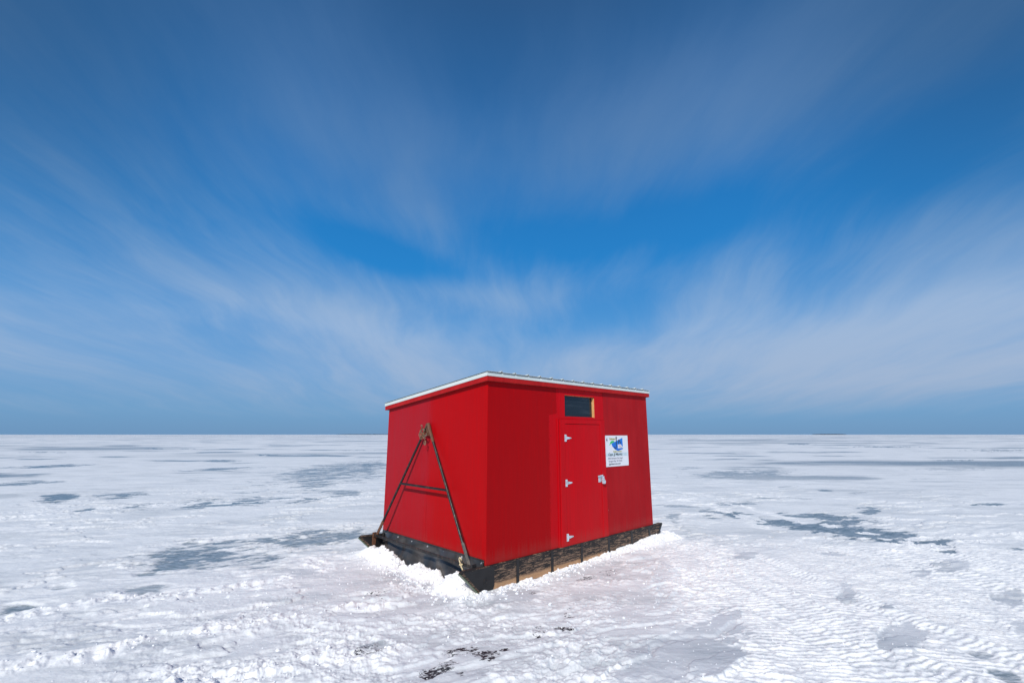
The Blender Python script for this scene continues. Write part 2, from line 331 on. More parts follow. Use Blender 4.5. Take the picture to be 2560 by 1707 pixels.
# window: pane deep in the opening, raw wood jamb on the right
bm = bmesh.new()
ring(bm, vi[:1]+[(WX1, WZ0), (WX1, WZ1), (WX0, WZ1)], [(WX0+.006, WZ0+.006), (WX1-.008, WZ0+.006), (WX1-.008, WZ1-.006), (WX0+.006, WZ1-.006)], .0125, .075)
win = obj('window', bm, M['red_door'], hut)
bm = bmesh.new(); box(bm, WX1-.0130, WX1-.0005, .004, .043, WZ0+.0005, WZ1-.012); obj('jamb', bm, M['rawwood'], win)
bm = bmesh.new(); box(bm, WX0+.02, WX1-.02, .006, .036, WZ1-.0045, WZ1-.0003); obj('jamb', bm, M['rawwood'], win)
bm = bmesh.new(); box(bm, WX0+.0065, WX1-.0085, .044, .048, WZ0+.0065, WZ1-.0065); obj('pane', bm, M['glass'], win)
bm = bmesh.new(); box(bm, WX0+.0065, WX1-.0085, .068, .072, WZ0+.0065, WZ1-.0065); obj('dark_backing', bm, M['interior'], win)  # dark sheet behind the pane, stands in for the dark inside
# roof: red fascia, white metal fascia, ribbed sheet
def sloped(bm, x0, x1, y0, y1, d0, d1):
    vs = []
    for d in (d0, d1):
        for x, y in ((x0, y0), (x1, y0), (x1, y1), (x0, y1)):
            vs.append(bm.verts.new((x, y, roof_z(y)+d)))
    for f in ((0,3,2,1),(4,5,6,7),(0,1,5,4),(1,2,6,5),(2,3,7,6),(3,0,4,7)): bm.faces.new([vs[i] for i in f])
XA, XB, YA, YB = -OV, L+OV, -OV, W+OV
bm = bmesh.new(); sloped(bm, XA+.022, XB-.022, YA+.022, YB-.022, .004, .108)
roof = obj('roof', bm, M['interior'], hut)
for x0, x1, y0, y1 in ((XA, XB, YA, YA+.020), (XA, XA+.020, YA+.0205, YB-.0205), (XB-.020, XB, YA+.0205, YB-.0205), (XA, XB, YB-.020, YB)):
    bm = bmesh.new(); sloped(bm, x0, x1, y0, y1, 0, .072); obj('fascia_board', bm, M['red_trim'], roof, .002)
for x0, x1, y0, y1 in ((XA-.005, XB+.005, YA-.005, YA-.001), (XA-.005, XA-.001, YA-.0005, YB+.0005), (XB+.001, XB+.005, YA-.0005, YB+.0005), (XA-.005, XB+.005, YB+.001, YB+.005)):
    bm = bmesh.new(); sloped(bm, x0, x1, y0, y1, .060, .104)
    obj('metal_edge', bm, M['white_metal'], roof)
# ribbed steel sheet running down the slope
prof = []
pitch = .2295; x = XA-.012
n = int(round((L+2*OV+.024)/pitch))
pitch = (L+2*OV+.024)/n
for k in range(n):
    b = x+k*pitch
    prof += [(b, 0)] if k == 0 else [(b-.018, 0), (b-.007, .017), (b+.007, .017), (b+.018, 0)]
prof.append((x+n*pitch, 0))
bm = bmesh.new()
ya, yb = YA-.020, YB+.020
rows = []
for y in (ya, yb):
    rows.append([[bm.verts.new((px, y, roof_z(y)+.113+pz+dz)) for px, pz in prof] for dz in (0, .0022)])
for i in range(len(prof)-1):
    for a, b_ in ((rows[0][1], rows[1][1]), (rows[1][0], rows[0][0]), (rows[0][0], rows[0][1]), (rows[1][1], rows[1][0])):
        bm.faces.new((a[i], a[i+1], b_[i+1], b_[i]))
obj('roof_sheet', bm, M['white_metal'], roof)

# skids
def skid(y0, y1, near):
    out = [(-.372, .268), (-.368, .252), (-.155, .055), (-.12, .022), (-.07, .003), (0, -.004), (3.60, -.004), (3.69, .03), (3.715, .06), (3.868, .252), (3.872, .27), (3.83, .276), (3.66, .2715), (0, .2705), (-.33, .285)]
    bm = bmesh.new(); prism(bm, out, 'y', y0, y1)
    s = obj('skid', bm, M['wood'], hut, .003)
    yo, yi = (y0-.0045, y0-.0005) if near else (y1+.0005, y1+.0045)
    yo2, yi2 = (y1+.0005, y1+.0045) if near else (y0-.0045, y0-.0005)
    for v, w_, lean in ((.473, .044, 0), (1.09, .046, 0), (1.694, .046, .006), (2.332, .048, 0), (2.933, .05, .01), (3.466, .055, -.012)):
        bm = bmesh.new()
        vs = box(bm, v-w_/2, v+w_/2, yo, yi, -.006, .2685)
        for k in vs:
            if k.co.z > .2: k.co.x += lean
        for z in (.03, .235, .13):
            tube(bm, [(v, yo+.0005, z), (v, yo-.003 if near else yo+.008, z)], .006, 8)
        obj('strap', bm, M['plate'], s)
    # nose plate and steel cap
    for a, b in ((yo, yi), (yo2, yi2)):
        bm = bmesh.new()
        prism(bm, [(-.335, .262), (-.15, .072), (-.11, .03), (-.06, .006), (.045, .004), (.085, .02), (.102, .06), (.100, .238), (.06, .2685), (-.10, .266)], 'y', a, b)
        np_ = obj('nose_plate', bm, M['plate'], s)
        if a == yo and near:
            bm = bmesh.new()
            tube(bm, [(-.03+.024*math.cos(q*math.pi/8), yo-.0012, .125+.03*math.sin(q*math.pi/8)) for q in range(16)], .0022, 6, True)
            obj('stamped_ring', bm, M['black_iron'], np_)
    bm = bmesh.new()
    edge = [(-.376, .255), (-.30, .185), (-.22, .110), (-.158, .050), (-.122, .016), (-.072, -.003), (0, -.0095)]
    e2 = [(x-.004, z-.007) for x, z in edge]
    prism(bm, edge+e2[::-1], 'y', y0-.004, y1+.004)
    obj('runner_strip', bm, M['runner'], s)
    bm = bmesh.new()
    prism(bm, [(3.70, .03), (3.725, .06), (3.8765, .25), (3.8765, .272), (3.84, .2775), (3.79, .215), (3.70, .09)], 'y', yo, yi)
    obj('end_plate', bm, M['plate'], s)
skid(-.030, .018, True)
skid(W-.018, W+.030, False)

# rubber skirt across the front with its clamping strip, bolts
SKT = []
bm = bmesh.new(); box(bm, -.013, -.004, .022, W-.02, .232, .330)
skirt = obj('skirt', bm, M['rubber'], hut, .001)
bm = bmesh.new()
NU, NZ = 160, 26
grid = []
for i in range(NU+1):
    u = .024+(W-.046)*i/NU
    row = []
    for k in range(NZ+1):
        q = k/NZ
        z = .318-q*.345
        wav = .045*math.sin(u*5.2+.8)+.030*math.sin(u*12.7+2.+q*2)+.014*mnoise.noise(Vector((u*7, q*3, 2)))
        v = -.013-.105*q**1.3+wav*q*(1.1-.3*q)-.020*math.sin(q*5)*math.sin(u*9+1)
        if v > -.0135: v = -.0135
        row.append(bm.verts.new((v, u, z)))
    grid.append(row)
for i in range(NU):
    for k in range(NZ):
        bm.faces.new((grid[i][k], grid[i+1][k], grid[i+1][k+1], grid[i][k+1]))
fl = obj('rubber_flap', bm, M['rubber'], skirt, smooth=True)
sm = fl.modifiers.new('thick', 'SOLIDIFY'); sm.thickness = .004; sm.offset = 1
for u in (2.30, 1.945, 1.565, 1.175, .800, .428, .052):
    bm = bmesh.new()
    z = .293
    tube(bm, [(-.0165, u, z), (-.0225, u, z)], .0125, 12)
    tube(bm, [(-.0225, u, z), (-.029, u, z)], .0075, 6)
    obj('bolt', bm, M['bolt'], skirt)

# tow bar hinged to the skids and leaning on the end wall
towbar = None
HB = -.15
rodz = .282
bm = bmesh.new()
prism(bm, [(HB-.022, rodz-.020), (HB+.018, rodz-.020), (HB+.018, rodz-.013), (HB-.012, rodz-.013), (HB-.012, rodz+.012), (HB-.022, rodz+.012)], 'y', .045, W-.045)
towbar = obj('tow_bar', bm, M['black_iron'], hut, .001)
AP = Vector((-.036, 1.245, 1.885))
BR, BL = Vector((HB, .115, rodz)), Vector((HB, 2.335, rodz))
for B_, sgn in ((BR, 1), (BL, -1)):
    d = (AP-B_).normalized()
    bm = bmesh.new(); tube(bm, [B_+d*.02, B_+d*1.0, AP-d*.005], .0165, 14)
    obj('leg', bm, M['black_iron'], towbar, smooth=False)
    bm = bmesh.new()
    tube(bm, [B_-d*.02, B_+d*.26], .0245, 4)
    tube(bm, [B_+Vector((0, -.03*sgn, -.012)), B_+Vector((0, .035*sgn, -.012))], .02, 10)
    obj('socket', bm, M['rusty'] if sgn < 0 else M['black_iron'], towbar, .002)
    # hinge lug on the skid
    bm = bmesh.new()
    ys = .021 if sgn > 0 else W-.030
    box(bm, HB-.03, HB+.03, ys, ys+.010, .13, .31)
    box(bm, HB-.024, HB+.024, min(ys+.0105, ys+.0105) if sgn > 0 else ys-.0275, ys+.0275 if sgn > 0 else ys-.0005, .255, .300)
    obj('hinge_lug', bm, M['rusty'] if sgn < 0 else M['black_iron'], towbar, .002)
tq = (1.05-rodz)/(AP.z-rodz)
c1, c2 = BR.lerp(AP, tq), BL.lerp(AP, tq)
bm = bmesh.new(); tube(bm, [c1+Vector((0, .012, 0)), c2-Vector((0, .012, 0))], .0155, 12); obj('cross_bar', bm, M['black_iron'], towbar)
bm = bmesh.new()
dR, dL = (BR-AP).normalized(), (BL-AP).normalized()
tube(bm, [AP+dR*.30, AP+dR*.12, AP+dR*.02+Vector((0, 0, .018)), AP+dL*.02+Vector((0, 0, .014)), AP+dL*.16], [.019, .023, .024, .021, .018], 8)
prism(bm, [(AP.y-.050, AP.z-.16), (AP.y+.045, AP.z-.15), (AP.y+.012, AP.z-.02), (AP.y-.012, AP.z-.02)], 'x', AP.x-.010, AP.x+.002)
tube(bm, [AP+Vector((-.012+.0, .02*math.cos(k*math.pi/6)-.0, -.115+.02*math.sin(k*math.pi/6))) for k in range(12)], .006, 6, True)
obj('apex_hitch', bm, M['rusty'], towbar)

# ------------------------------------------------------------------ things on the hut
RZ = Matrix.Rotation(YAW, 4, 'Z'); H0 = Matrix.Translation((HX, HY, 0)) @ RZ
def local_thing(name, bm, mat, origin, **kw):
    """mesh given in hut coordinates, placed as its own top-level object with its origin at the given hut point"""
    bmesh.ops.translate(bm, vec=-Vector(origin), verts=bm.verts)
    o = obj(name, bm, mat, **kw)
    o.matrix_world = H0 @ Matrix.Translation(origin)
    return o
# chain: links wound round the apex of the tow bar
def link_loop(bm, c, d, nrm, a=.017, b=.010, r=.0042):
    d = Vector(d).normalized(); nrm = Vector(nrm); nrm = (nrm-d*nrm.dot(d)).normalized(); s = d.cross(nrm)
    pts = []
    for k in range(14):
        q = k*2*math.pi/14
        pts.append(Vector(c)+d*a*math.cos(q)*1.0+s*b*math.sin(q))
    tube(bm, pts, r, 6, True)
def chain_along(bm, path):
    P_ = [Vector(p) for p in path]
    seg = 0; out = []
    dist = 0
    step = .025
    acc = []
    for i in range(len(P_)-1):
        n_ = max(1, int((P_[i+1]-P_[i]).length/.003))
        for k in range(n_): acc.append(P_[i].lerp(P_[i+1], k/n_))
    last = acc[0]; k = 0
    for j, p in enumerate(acc):
        if (p-last).length > step:
            d = (p-last)
            nrm = Vector((1, 0, .2)) if k % 2 else d.cross(Vector((1, 0, .2)))
            link_loop(bm, (p+last)/2, d, nrm); last = p; k += 1
bm = bmesh.new()
X0 = -.070
chain_along(bm, [(X0, 1.335, 1.835), (X0, 1.365, 1.79), (X0-.005, 1.395, 1.745), (X0, 1.385, 1.70), (X0, 1.345, 1.675), (X0, 1.31, 1.69), (X0-.01, 1.30, 1.73), (X0-.01, 1.33, 1.77)])
chain_along(bm, [(X0-.012, 1.36, 1.80), (X0-.02, 1.30, 1.76), (X0-.02, 1.25, 1.735), (X0-.015, 1.215, 1.71), (X0-.02, 1.19, 1.73), (X0-.02, 1.205, 1.77)])
chain_along(bm, [(X0+.01, 1.29, 1.80), (X0-.012, 1.27, 1.76), (X0-.012, 1.265, 1.71), (X0-.01, 1.245, 1.69), (X0-.01, 1.235, 1.655)])
chain_along(bm, [(X0-.012, 1.32, 1.71), (X0-.03, 1.34, 1.75), (X0-.03, 1.32, 1.80), (X0-.02, 1.27, 1.815), (X0-.02, 1.235, 1.79)])
tube(bm, [(X0-.012, 1.232+.020*math.cos(k*math.pi/8), 1.628+.030*math.sin(k*math.pi/8)) for k in range(16)], .0065, 8, True)
tube(bm, [(X0-.006, 1.345+.018*math.cos(k*math.pi/7), 1.852+.020*math.sin(k*math.pi/7)) for k in range(11)], .006, 8)
ch = local_thing('chain', bm, M['chain'], (X0, 1.3, 1.76))
tag(ch, 'rusty chain wound round the tip of the black tow bar on the hut end wall', 'chain')
# rope loop
bm = bmesh.new()
rp = [(.213, .352), (.225, .372), (.243, .376), (.259, .362), (.262, .340), (.250, .318), (.232, .302), (.222, .298), (.212, .284), (.2, .27), (.195, .25), (.186, .235), (.180, .215), (.178, .20)]
tube(bm, [(-.195-.006*math.sin(i), u-.015, z-.022) for i, (u, z) in enumerate(rp)], .0075, 8)
tube(bm, [(-.19, .222, .292), (-.212, .212, .283), (-.2, .196, .27), (-.178, .205, .28), (-.188, .224, .286)], .008, 8)
tube(bm, [(-.194, .243, .350), (-.175, .25, .325), (-.150, .245, .305), (-.135, .24, .29)], .007, 8)
ro = local_thing('rope', bm, M['rope'], (-.19, .22, .28), smooth=True)
tag(ro, 'short tan rope end looped over the tow bar rail near the front skid', 'rope')
# padlock
bm = bmesh.new()
prism(bm, [(2.222, 1.022), (2.270, 1.020), (2.281, 1.030), (2.281, 1.062), (2.272, 1.072), (2.226, 1.072), (2.217, 1.062), (2.217, 1.032)], 'y', -.060, -.036)
pk = local_thing('padlock', bm, M['zinc'], (2.25, -.048, 1.05), bevel=.003)
tag(pk, 'small silver padlock hanging from the door hasp', 'padlock')
bm = bmesh.new()
tube(bm, [(-.02, 0, .0215), (-.02, 0, .036), (-.012, 0, .046), (0, 0, .050), (.012, 0, .046), (.02, 0, .036), (.02, 0, .0215)], .0035, 8)
obj('shackle', bm, M['zinc'], pk)

# ------------------------------------------------------------------ sign
SX0, SX1, SZ0, SZ1 = 2.366, 2.989, 1.254, 1.725
SW, SH = SX1-SX0, SZ1-SZ0
sign = empty('business_sign', (0, 0, 0)); sign.matrix_world = H0 @ Matrix.Translation((SX0, -.0065, SZ0))
tag(sign, 'white rectangular guide sign with blue and green emblem, mounted right of the red door', 'sign')
bm = bmesh.new(); box(bm, 0, SW, -.004, 0, 0, SH); obj('sign_panel', bm, M['sign'], sign, .001)
bm = bmesh.new(); box(bm, .015, SW-.004, -.0052, -.0042, .155, .205); obj('band', bm, M['band'], sign)
bm = bmesh.new(); prism(bm, [(.165, .345), (.30, .385), (.47, .435), (.475, .26), (.33, .232), (.25, .262), (.19, .302)], 'y', -.0056, -.0042); obj('emblem', bm, M['blue'], sign)
bm = bmesh.new(); prism(bm, [(.110, .320), (.135, .365), (.165, .388), (.215, .392), (.255, .378), (.225, .366), (.185, .356), (.15, .345)], 'y', -.0060, -.0042); obj('emblem', bm, M['green'], sign)
bm = bmesh.new(); prism(bm, [(.335, .332), (.42, .335), (.455, .30), (.49, .278), (.34, .272)], 'y', -.0066, -.0057); obj('emblem', bm, M['sign'], sign)
bm = bmesh.new()
tube(bm, [(.300, -.0065, .43), (.296, -.0065, .36), (.292, -.0065, .30), (.275, -.0065, .268), (.250, -.0065, .272), (.238, -.0065, .296)], .006, 6)
tube(bm, [(.355, -.0065, .40), (.35, -.0065, .345)], .007, 6); tube(bm, [(.355, -.0065, .40), (.39, -.0065, .395), (.41, -.0065, .345)], .007, 6)
tube(bm, [(.300+.012*math.cos(k), -.0065, .438+.012*math.sin(k)) for k in range(6)], .004, 6, True)
obj('emblem', bm, M['dark_ink'], sign)
def text(body, x, z, size, mat, y=-.0058, shear=0., bold=0., sx=1.):
    cu = bpy.data.curves.new('lettering', 'FONT'); cu.body = body; cu.size = size; cu.shear = shear; cu.offset = bold
    cu.extrude = .0003; cu.align_x = 'LEFT'
    tmp = bpy.data.objects.new('tmp', cu); COL.objects.link(tmp)
    bpy.context.view_layer.update()
    me = bpy.data.meshes.new_from_object(tmp.evaluated_get(bpy.context.evaluated_depsgraph_get()))
    bpy.data.objects.remove(tmp)
    me.transform(Matrix.Diagonal((sx, 1, 1, 1)))
    me.transform(Matrix.Translation((x, y, z)) @ Matrix.Rotation(rad(90), 4, 'X'))
    me.materials.clear()
    return link('lettering', me, mat, sign)
text('4', .030, .375, .088, M['dark_ink'], bold=.001, sx=.75)
text('Outboard', .110, .405, .044, M['olive_ink'], bold=.0012, sx=.95)
text('Guide Service', .205, .214, .034, M['olive_ink'], bold=.001, sx=1.25)
text('Charter', .345, .305, .026, M['red_ink'], y=-.0072)
text('Fishing', .375, .283, .024, M['grey_ink'], y=-.0072)
text('Capt. JJ Malvitz', .065, .166, .053, M['dark_ink'], shear=.25, bold=.0008, sx=1.18)
text('5042 Stevenson Pier Road', .062, .112, .036, M['grey_ink'], sx=1.02)
text('Sturgeon Bay, WI 54235', .075, .070, .036, M['grey_ink'], sx=1.02)
text('jjguideservice.com', .080, .028, .038, M['dark_ink'], shear=.2, sx=1.1)
for x, z in ((.012, .012), (SW-.012, .012), (.012, SH-.012), (SW-.012, SH-.012)):
    bm = bmesh.new(); tube(bm, [(x, -.004, z), (x, -.0062, z)], .004, 8); obj('screw', bm, M['zinc'], sign)
# ------------------------------------------------------------------ snow and ice sheet
_rng = np.random.RandomState(11)
_perm = np.tile(_rng.permutation(1024), 2)
_g = _rng.uniform(0, 2*np.pi, 1024); _gx, _gy = np.cos(_g).astype(np.float32), np.sin(_g).astype(np.float32)
def perlin(x, y):
    xi = np.floor(x).astype(np.int64); yi = np.floor(y).astype(np.int64)
    xf = (x-xi).astype(np.float32); yf = (y-yi).astype(np.float32)
    xi &= 1023; yi &= 1023; xj = (xi+1) & 1023; yj = (yi+1) & 1023
    def gr(a, b, dx, dy):
        h = _perm[(_perm[a]+b) & 1023]
        return _gx[h]*dx+_gy[h]*dy
    u = xf*xf*xf*(xf*(xf*6-15)+10); v = yf*yf*yf*(yf*(yf*6-15)+10)
    n0 = gr(xi, yi, xf, yf); n1 = gr(xj, yi, xf-1, yf)
    n2 = gr(xi, yj, xf, yf-1); n3 = gr(xj, yj, xf-1, yf-1)
    a = n0+(n1-n0)*u; b = n2+(n3-n2)*u
    return (a+(b-a)*v)*1.5
def rot(x, y, deg):
    c, s = math.cos(rad(deg)), math.sin(rad(deg)); return x*c+y*s, -x*s+y*c
def fbm(x, y, oct=4, gain=.5, off=0.):
    out = 0; a = 1
    for k in range(oct):
        out = out+a*perlin(x+off+k*37.3, y-off*1.7+k*11.9)
        x, y = rot(x*2.03, y*2.03, 31); a *= gain
    return out
def ridged(x, y, oct=3, off=0.):
    out = 0; a = 1
    for k in range(oct):
        out = out+a*(1-2*np.abs(perlin(x+off+k*17.1, y+off+k*5.3))); x, y = rot(x*2.1, y*2.1, 25); a *= .5
    return out
def sstep(v, a, b):
    t = np.clip((v-a)/(b-a), 0, 1); return t*t*(3-2*t)
def blob(E, x, y):
    """soft 0..w patch; E = centre, inverse axes, weight, size"""
    cx, cy, a, b, c, d, w, R = E
    dx, dy = x-cx, y-cy
    u = a*dx+b*dy; v = c*dx+d*dy
    return u*u+v*v, w
def patches(LST, x, y, edge=.5, base=1.05):
    out = np.zeros_like(x)
    ax, ay = rot(x, y, 24)
    wx = fbm(ax*.9, ay*1.8, 5, .62, 5.)+.7*fbm(ax*2.6, ay*7, 4, .65, 35.)
    for E in LST:
        R = E[7]*2.4+.2
        k = (np.abs(x-E[0]) < R) & (np.abs(y-E[1]) < R)
        if not k.any(): continue
        d2, w = blob(E, x[k], y[k])
        f = np.clip((base-d2+wx[k]*1.15)/edge, 0, 1)*w
        out[k] = np.maximum(out[k], f)
    return out
def seg_dist(pts, x, y):
    best = np.full(x.shape, 1e9); along = np.zeros_like(x); acc = 0
    for (ax, ay), (bx, by) in zip(pts[:-1], pts[1:]):
        l = math.hypot(bx-ax, by-ay); ux, uy = (bx-ax)/l, (by-ay)/l
        t = np.clip((x-ax)*ux+(y-ay)*uy, 0, l)
        d = np.hypot(x-ax-ux*t, y-ay-uy*t)
        k = d < best; best[k] = d[k]; along[k] = acc+t[k]; acc += l
    return best, along
def hut_local(x, y):
    rx, ry = x-HX, y-HY
    return rx*CV+ry*SV, -rx*SV+ry*CV
def surface(x, y):
    """height and masks of the snow at points (arrays)"""
    r = np.hypot(x, y)
    n_mid = fbm(x*.55, y*.55, 4, .5, 3.)
    ice = patches(ICE, x, y, 1.5, 1.75)
    mud = patches(MUD, x, y, 1.2, 1.5)
    smooth = sstep(patches(SMOOTH, x, y, .6), .1, .9)
    v, u = hut_local(x, y)
    # rippled vehicle-track zone, right foreground
    wob = fbm(x*.8, y*.8, 3, .5, 9.)
    rz = sstep(x-(1.55+(y-4)*.22)+wob*.5, -.15, .3)*sstep(8.1-y+wob*.7+.25*np.sin(x*1.3), -.2, .5)
    rz *= (1-smooth)
    fade = sstep(r, 26, 14)
    # lanes of lug marks
    wx = x+.35*fbm(x*.35, y*.35, 2, .5, 21.)+.10*(y-5)
    lane = np.floor(wx/.40); lf = wx/.40-lane
    li = lane.astype(np.int64) & 1023
    ph = _g[li]; sl = _gx[(li*7) & 1023]
    ws = y+(lf-.5)*.40*sl*.4+.05*perlin(x*2, y*2)+.022*perlin(x*8, y*6)+.008*perlin(x*22, y*18)+ph
    per = .070+.014*_gy[(li*3) & 1023]
    wave = np.abs(((ws/per) % 1.0)-.42)/.42
    rip = np.clip(1-wave, -.4, 1)
    brk = sstep(fbm(x*2.6, y*5, 3, .55, 44.), -.45, .25)
    gap = sstep(np.abs(lf-.5), .5, .40)
    rip = rip*(.45+.55*brk)*(.45+.55*gap)
    # base drifts, stretched along the wind
    ax, ay = rot(x, y, 24)
    h = .022*fbm(ax*.22, ay*.5, 3, .5, 1.)*sstep(r, 60, 20)
    sas = ridged(ax*.9, ay*2.6, 3, 13.)
    sm = sstep(fbm(x*.5, y*.5, 2, .5, 60.), -.15, .4)*(1-.85*rz)
    h += .013*sas*sm*fade
    step = sstep(fbm(ax*1.1, ay*2.4, 4, .55, 90.), .0, .10)
    h += .020*step*(1-rz)*fade*sstep(n_mid, -.3, .3)
    pits = sstep(ridged(ax*1.6, ay*3.2, 3, 47.), .75, 1.25)*sstep(fbm(x*.45, y*.6, 2, .5, 83.), -.1, .3)
    h -= .016*pits*(1-rz)*sstep(r, 14, 7)
    # churned foreground
    churn = sstep(6.6-y+wob*1.2, 0, 2.0)*sstep(1.9-x+wob*.6, 0, .8)*sstep(x+4.2+wob, 0, 2)
    churn = np.maximum(churn, .7*sstep(1.5-np.hypot((v-1.9)/2.3, (u+.6)/.9)+wob*.3, 0, .5))
    n1 = fbm(x*5.5, y*7.5, 4, .6, 31.); n2 = fbm(x*17, y*21, 3, .6, 71.)
    chm = churn*(1-.8*smooth)*sstep(fbm(x*1.1, y*1.6, 3, .5, 77.), -.35, .25)
    h += (.014*np.maximum(n1, -.25)+.006*n2)*chm
    h += (.0022*n1+.0012*n2)*fade*(1-.7*smooth)
    h += (.0120*rip+.005*n1+.0025*n2)*rz*fade
    tk = np.zeros_like(x)
    for pts, w, amp in TRACKS:
        xs = [p[0] for p in pts]; ys = [p[1] for p in pts]
        k = (x > min(xs)-1) & (x < max(xs)+1) & (y > min(ys)-1) & (y < max(ys)+1)
        if not k.any(): continue
        d, al = seg_dist(pts, x[k], y[k])
        d = d+.06*perlin(x[k]*2, y[k]*2)
        prof = sstep(d, w, w*.3)
        n_ = fbm(x[k]*7, y[k]*9, 4, .65, 51.)
        clump = sstep(fbm(x[k]*2.2, y[k]*2.2, 3, .55, 8.), -.35, .25)
        hh = prof*amp*clump*(.004+.022*np.maximum(n_, -.25)+.007*np.sin(al*2*np.pi/.13))
        h[k] += hh; tk[k] = np.maximum(tk[k], prof*clump*amp)
    h = h*(1-.75*np.clip(ice, 0, 1))-.012*ice-.006*mud
    # banks of pushed-up snow against the skids
    ln = fbm(x*4, y*4, 4, .6, 15.); ln2 = fbm(x*13, y*13, 3, .6, 25.)
    crest = .085+.03*np.sin(u*3.+.4)+.03*np.sin(u*7.5)+.05*sstep(u, 1.6, 2.1)+.035*np.exp(-((u-.33)/.11)**2)-.055*np.exp(-((u-.62)/.10)**2)
    side = -v+.05*ln
    prof = sstep(side, -.02, .16)*sstep(side, .48, .13)*sstep(u, -.06, .16)*sstep(u, 2.72, 2.34)
    bank = prof*(crest+.026*ln+.012*ln2)
    nose = np.exp(-(((v+.22)/.26)**2+((u+.06)/.19)**2))*(.022+.02*ln+.012*ln2)
    prof = sstep(-u, -.02, .02)*sstep(-u+.04*ln, .34, .03)*sstep(v, -.1, .5)*sstep(v, 4.35, 3.9)
    sidez = .012+.024*sstep(v, .9, 2.4)+.070*sstep(v, 2.0, 3.6)
    bank2 = prof*(sidez+.018*ln+.012*ln2)
    ends = sstep(np.hypot((v-3.95)/.45, (u-.15)/.6), 1.0, .3)*(.10+.04*ln+.02*ln2)
    bk = np.maximum(np.maximum(bank, nose), np.maximum(bank2, ends))
    inside = (v > -.02) & (v < L) & (u > .02) & (u < W)
    bmask = sstep(bk, .006, .03)
    h = h*(1-.6*bmask)+bk
    h = np.where(inside, np.minimum(h, .0)-.02, h)
    near = sstep(np.hypot(np.clip(v, 0, L)-v, np.clip(u, 0, W)-u), .9, .15)
    ice = ice*(1-bmask); mud = mud*(1-bmask)
    ice = ice*(1-.9*sstep(tk, .1, .5))
    bright = np.clip(.95*rz*sstep(rip+.25*n2, -.1, .5)+bmask+.75*tk+.45*chm*sstep(n1, -.1, .4), 0, 1)  # sunlit look of ripple crests put into the colour; banks and tracks whiter snow
    grey = np.clip(smooth*.8+.3*churn*(1-bmask)+.35*rz*(1-sstep(rip, -.2, .5)), 0, 1)  # shade in ripple troughs put into the colour; smooth and churned snow greyer
    return h, ice, mud, bright, grey

def build_ground():
    th_f = np.linspace(rad(-53), rad(53), 1560)
    th_s = np.linspace(rad(53), rad(307), 92)[1:-1]
    th = np.concatenate([th_f, th_s])          # angle from +Y, clockwise
    rr = np.concatenate([np.geomspace(.35, 2.7, 24)[:-1], np.geomspace(2.7, 45, 930)[:-1], np.geomspace(45, 30000, 260)])
    nt, nr = len(th), len(rr)
    T_, R_ = np.meshgrid(th, rr)
    X = (R_*np.sin(T_)).ravel(); Y = (R_*np.cos(T_)).ravel()
    h, ice, mud, br, gr = surface(X, Y)
    h = h*sstep(R_.ravel(), 90, 40)
    n = nt*nr
    co = np.empty((n+1, 3), np.float32); co[:n, 0] = X; co[:n, 1] = Y; co[:n, 2] = h; co[n] = (0, 0, h[:nt].mean())
    i = np.arange(nr-1)[:, None]*nt; j = np.arange(nt)[None, :]; j2 = (j+1) % nt
    q = np.stack([i+j, i+nt+j, i+nt+j2, i+j2], -1).reshape(-1, 4)
    tri = np.stack([np.full(nt, n), np.arange(nt), (np.arange(nt)+1) % nt], -1)
    me = bpy.data.meshes.new('ground')
    me.vertices.add(n+1); me.vertices.foreach_set('co', co.ravel())
    nl = q.size+tri.size
    me.loops.add(nl); me.loops.foreach_set('vertex_index', np.concatenate([q.ravel(), tri.ravel()]).astype(np.int32))
    npoly = len(q)+len(tri)
    me.polygons.add(npoly)
    st = np.concatenate([np.arange(len(q))*4, q.size+np.arange(len(tri))*3]).astype(np.int32)
    me.polygons.foreach_set('loop_start', st)
    me.polygons.foreach_set('use_smooth', np.ones(npoly, bool))
    me.update(calc_edges=True)
    at = me.color_attributes.new('mask', 'FLOAT_COLOR', 'POINT')
    c = np.zeros((n+1, 4), np.float32); c[:n, 0] = ice; c[:n, 1] = mud; c[:n, 2] = br; c[:n, 3] = gr
    at.data.foreach_set('color', c.ravel())
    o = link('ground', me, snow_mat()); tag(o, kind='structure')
    return o

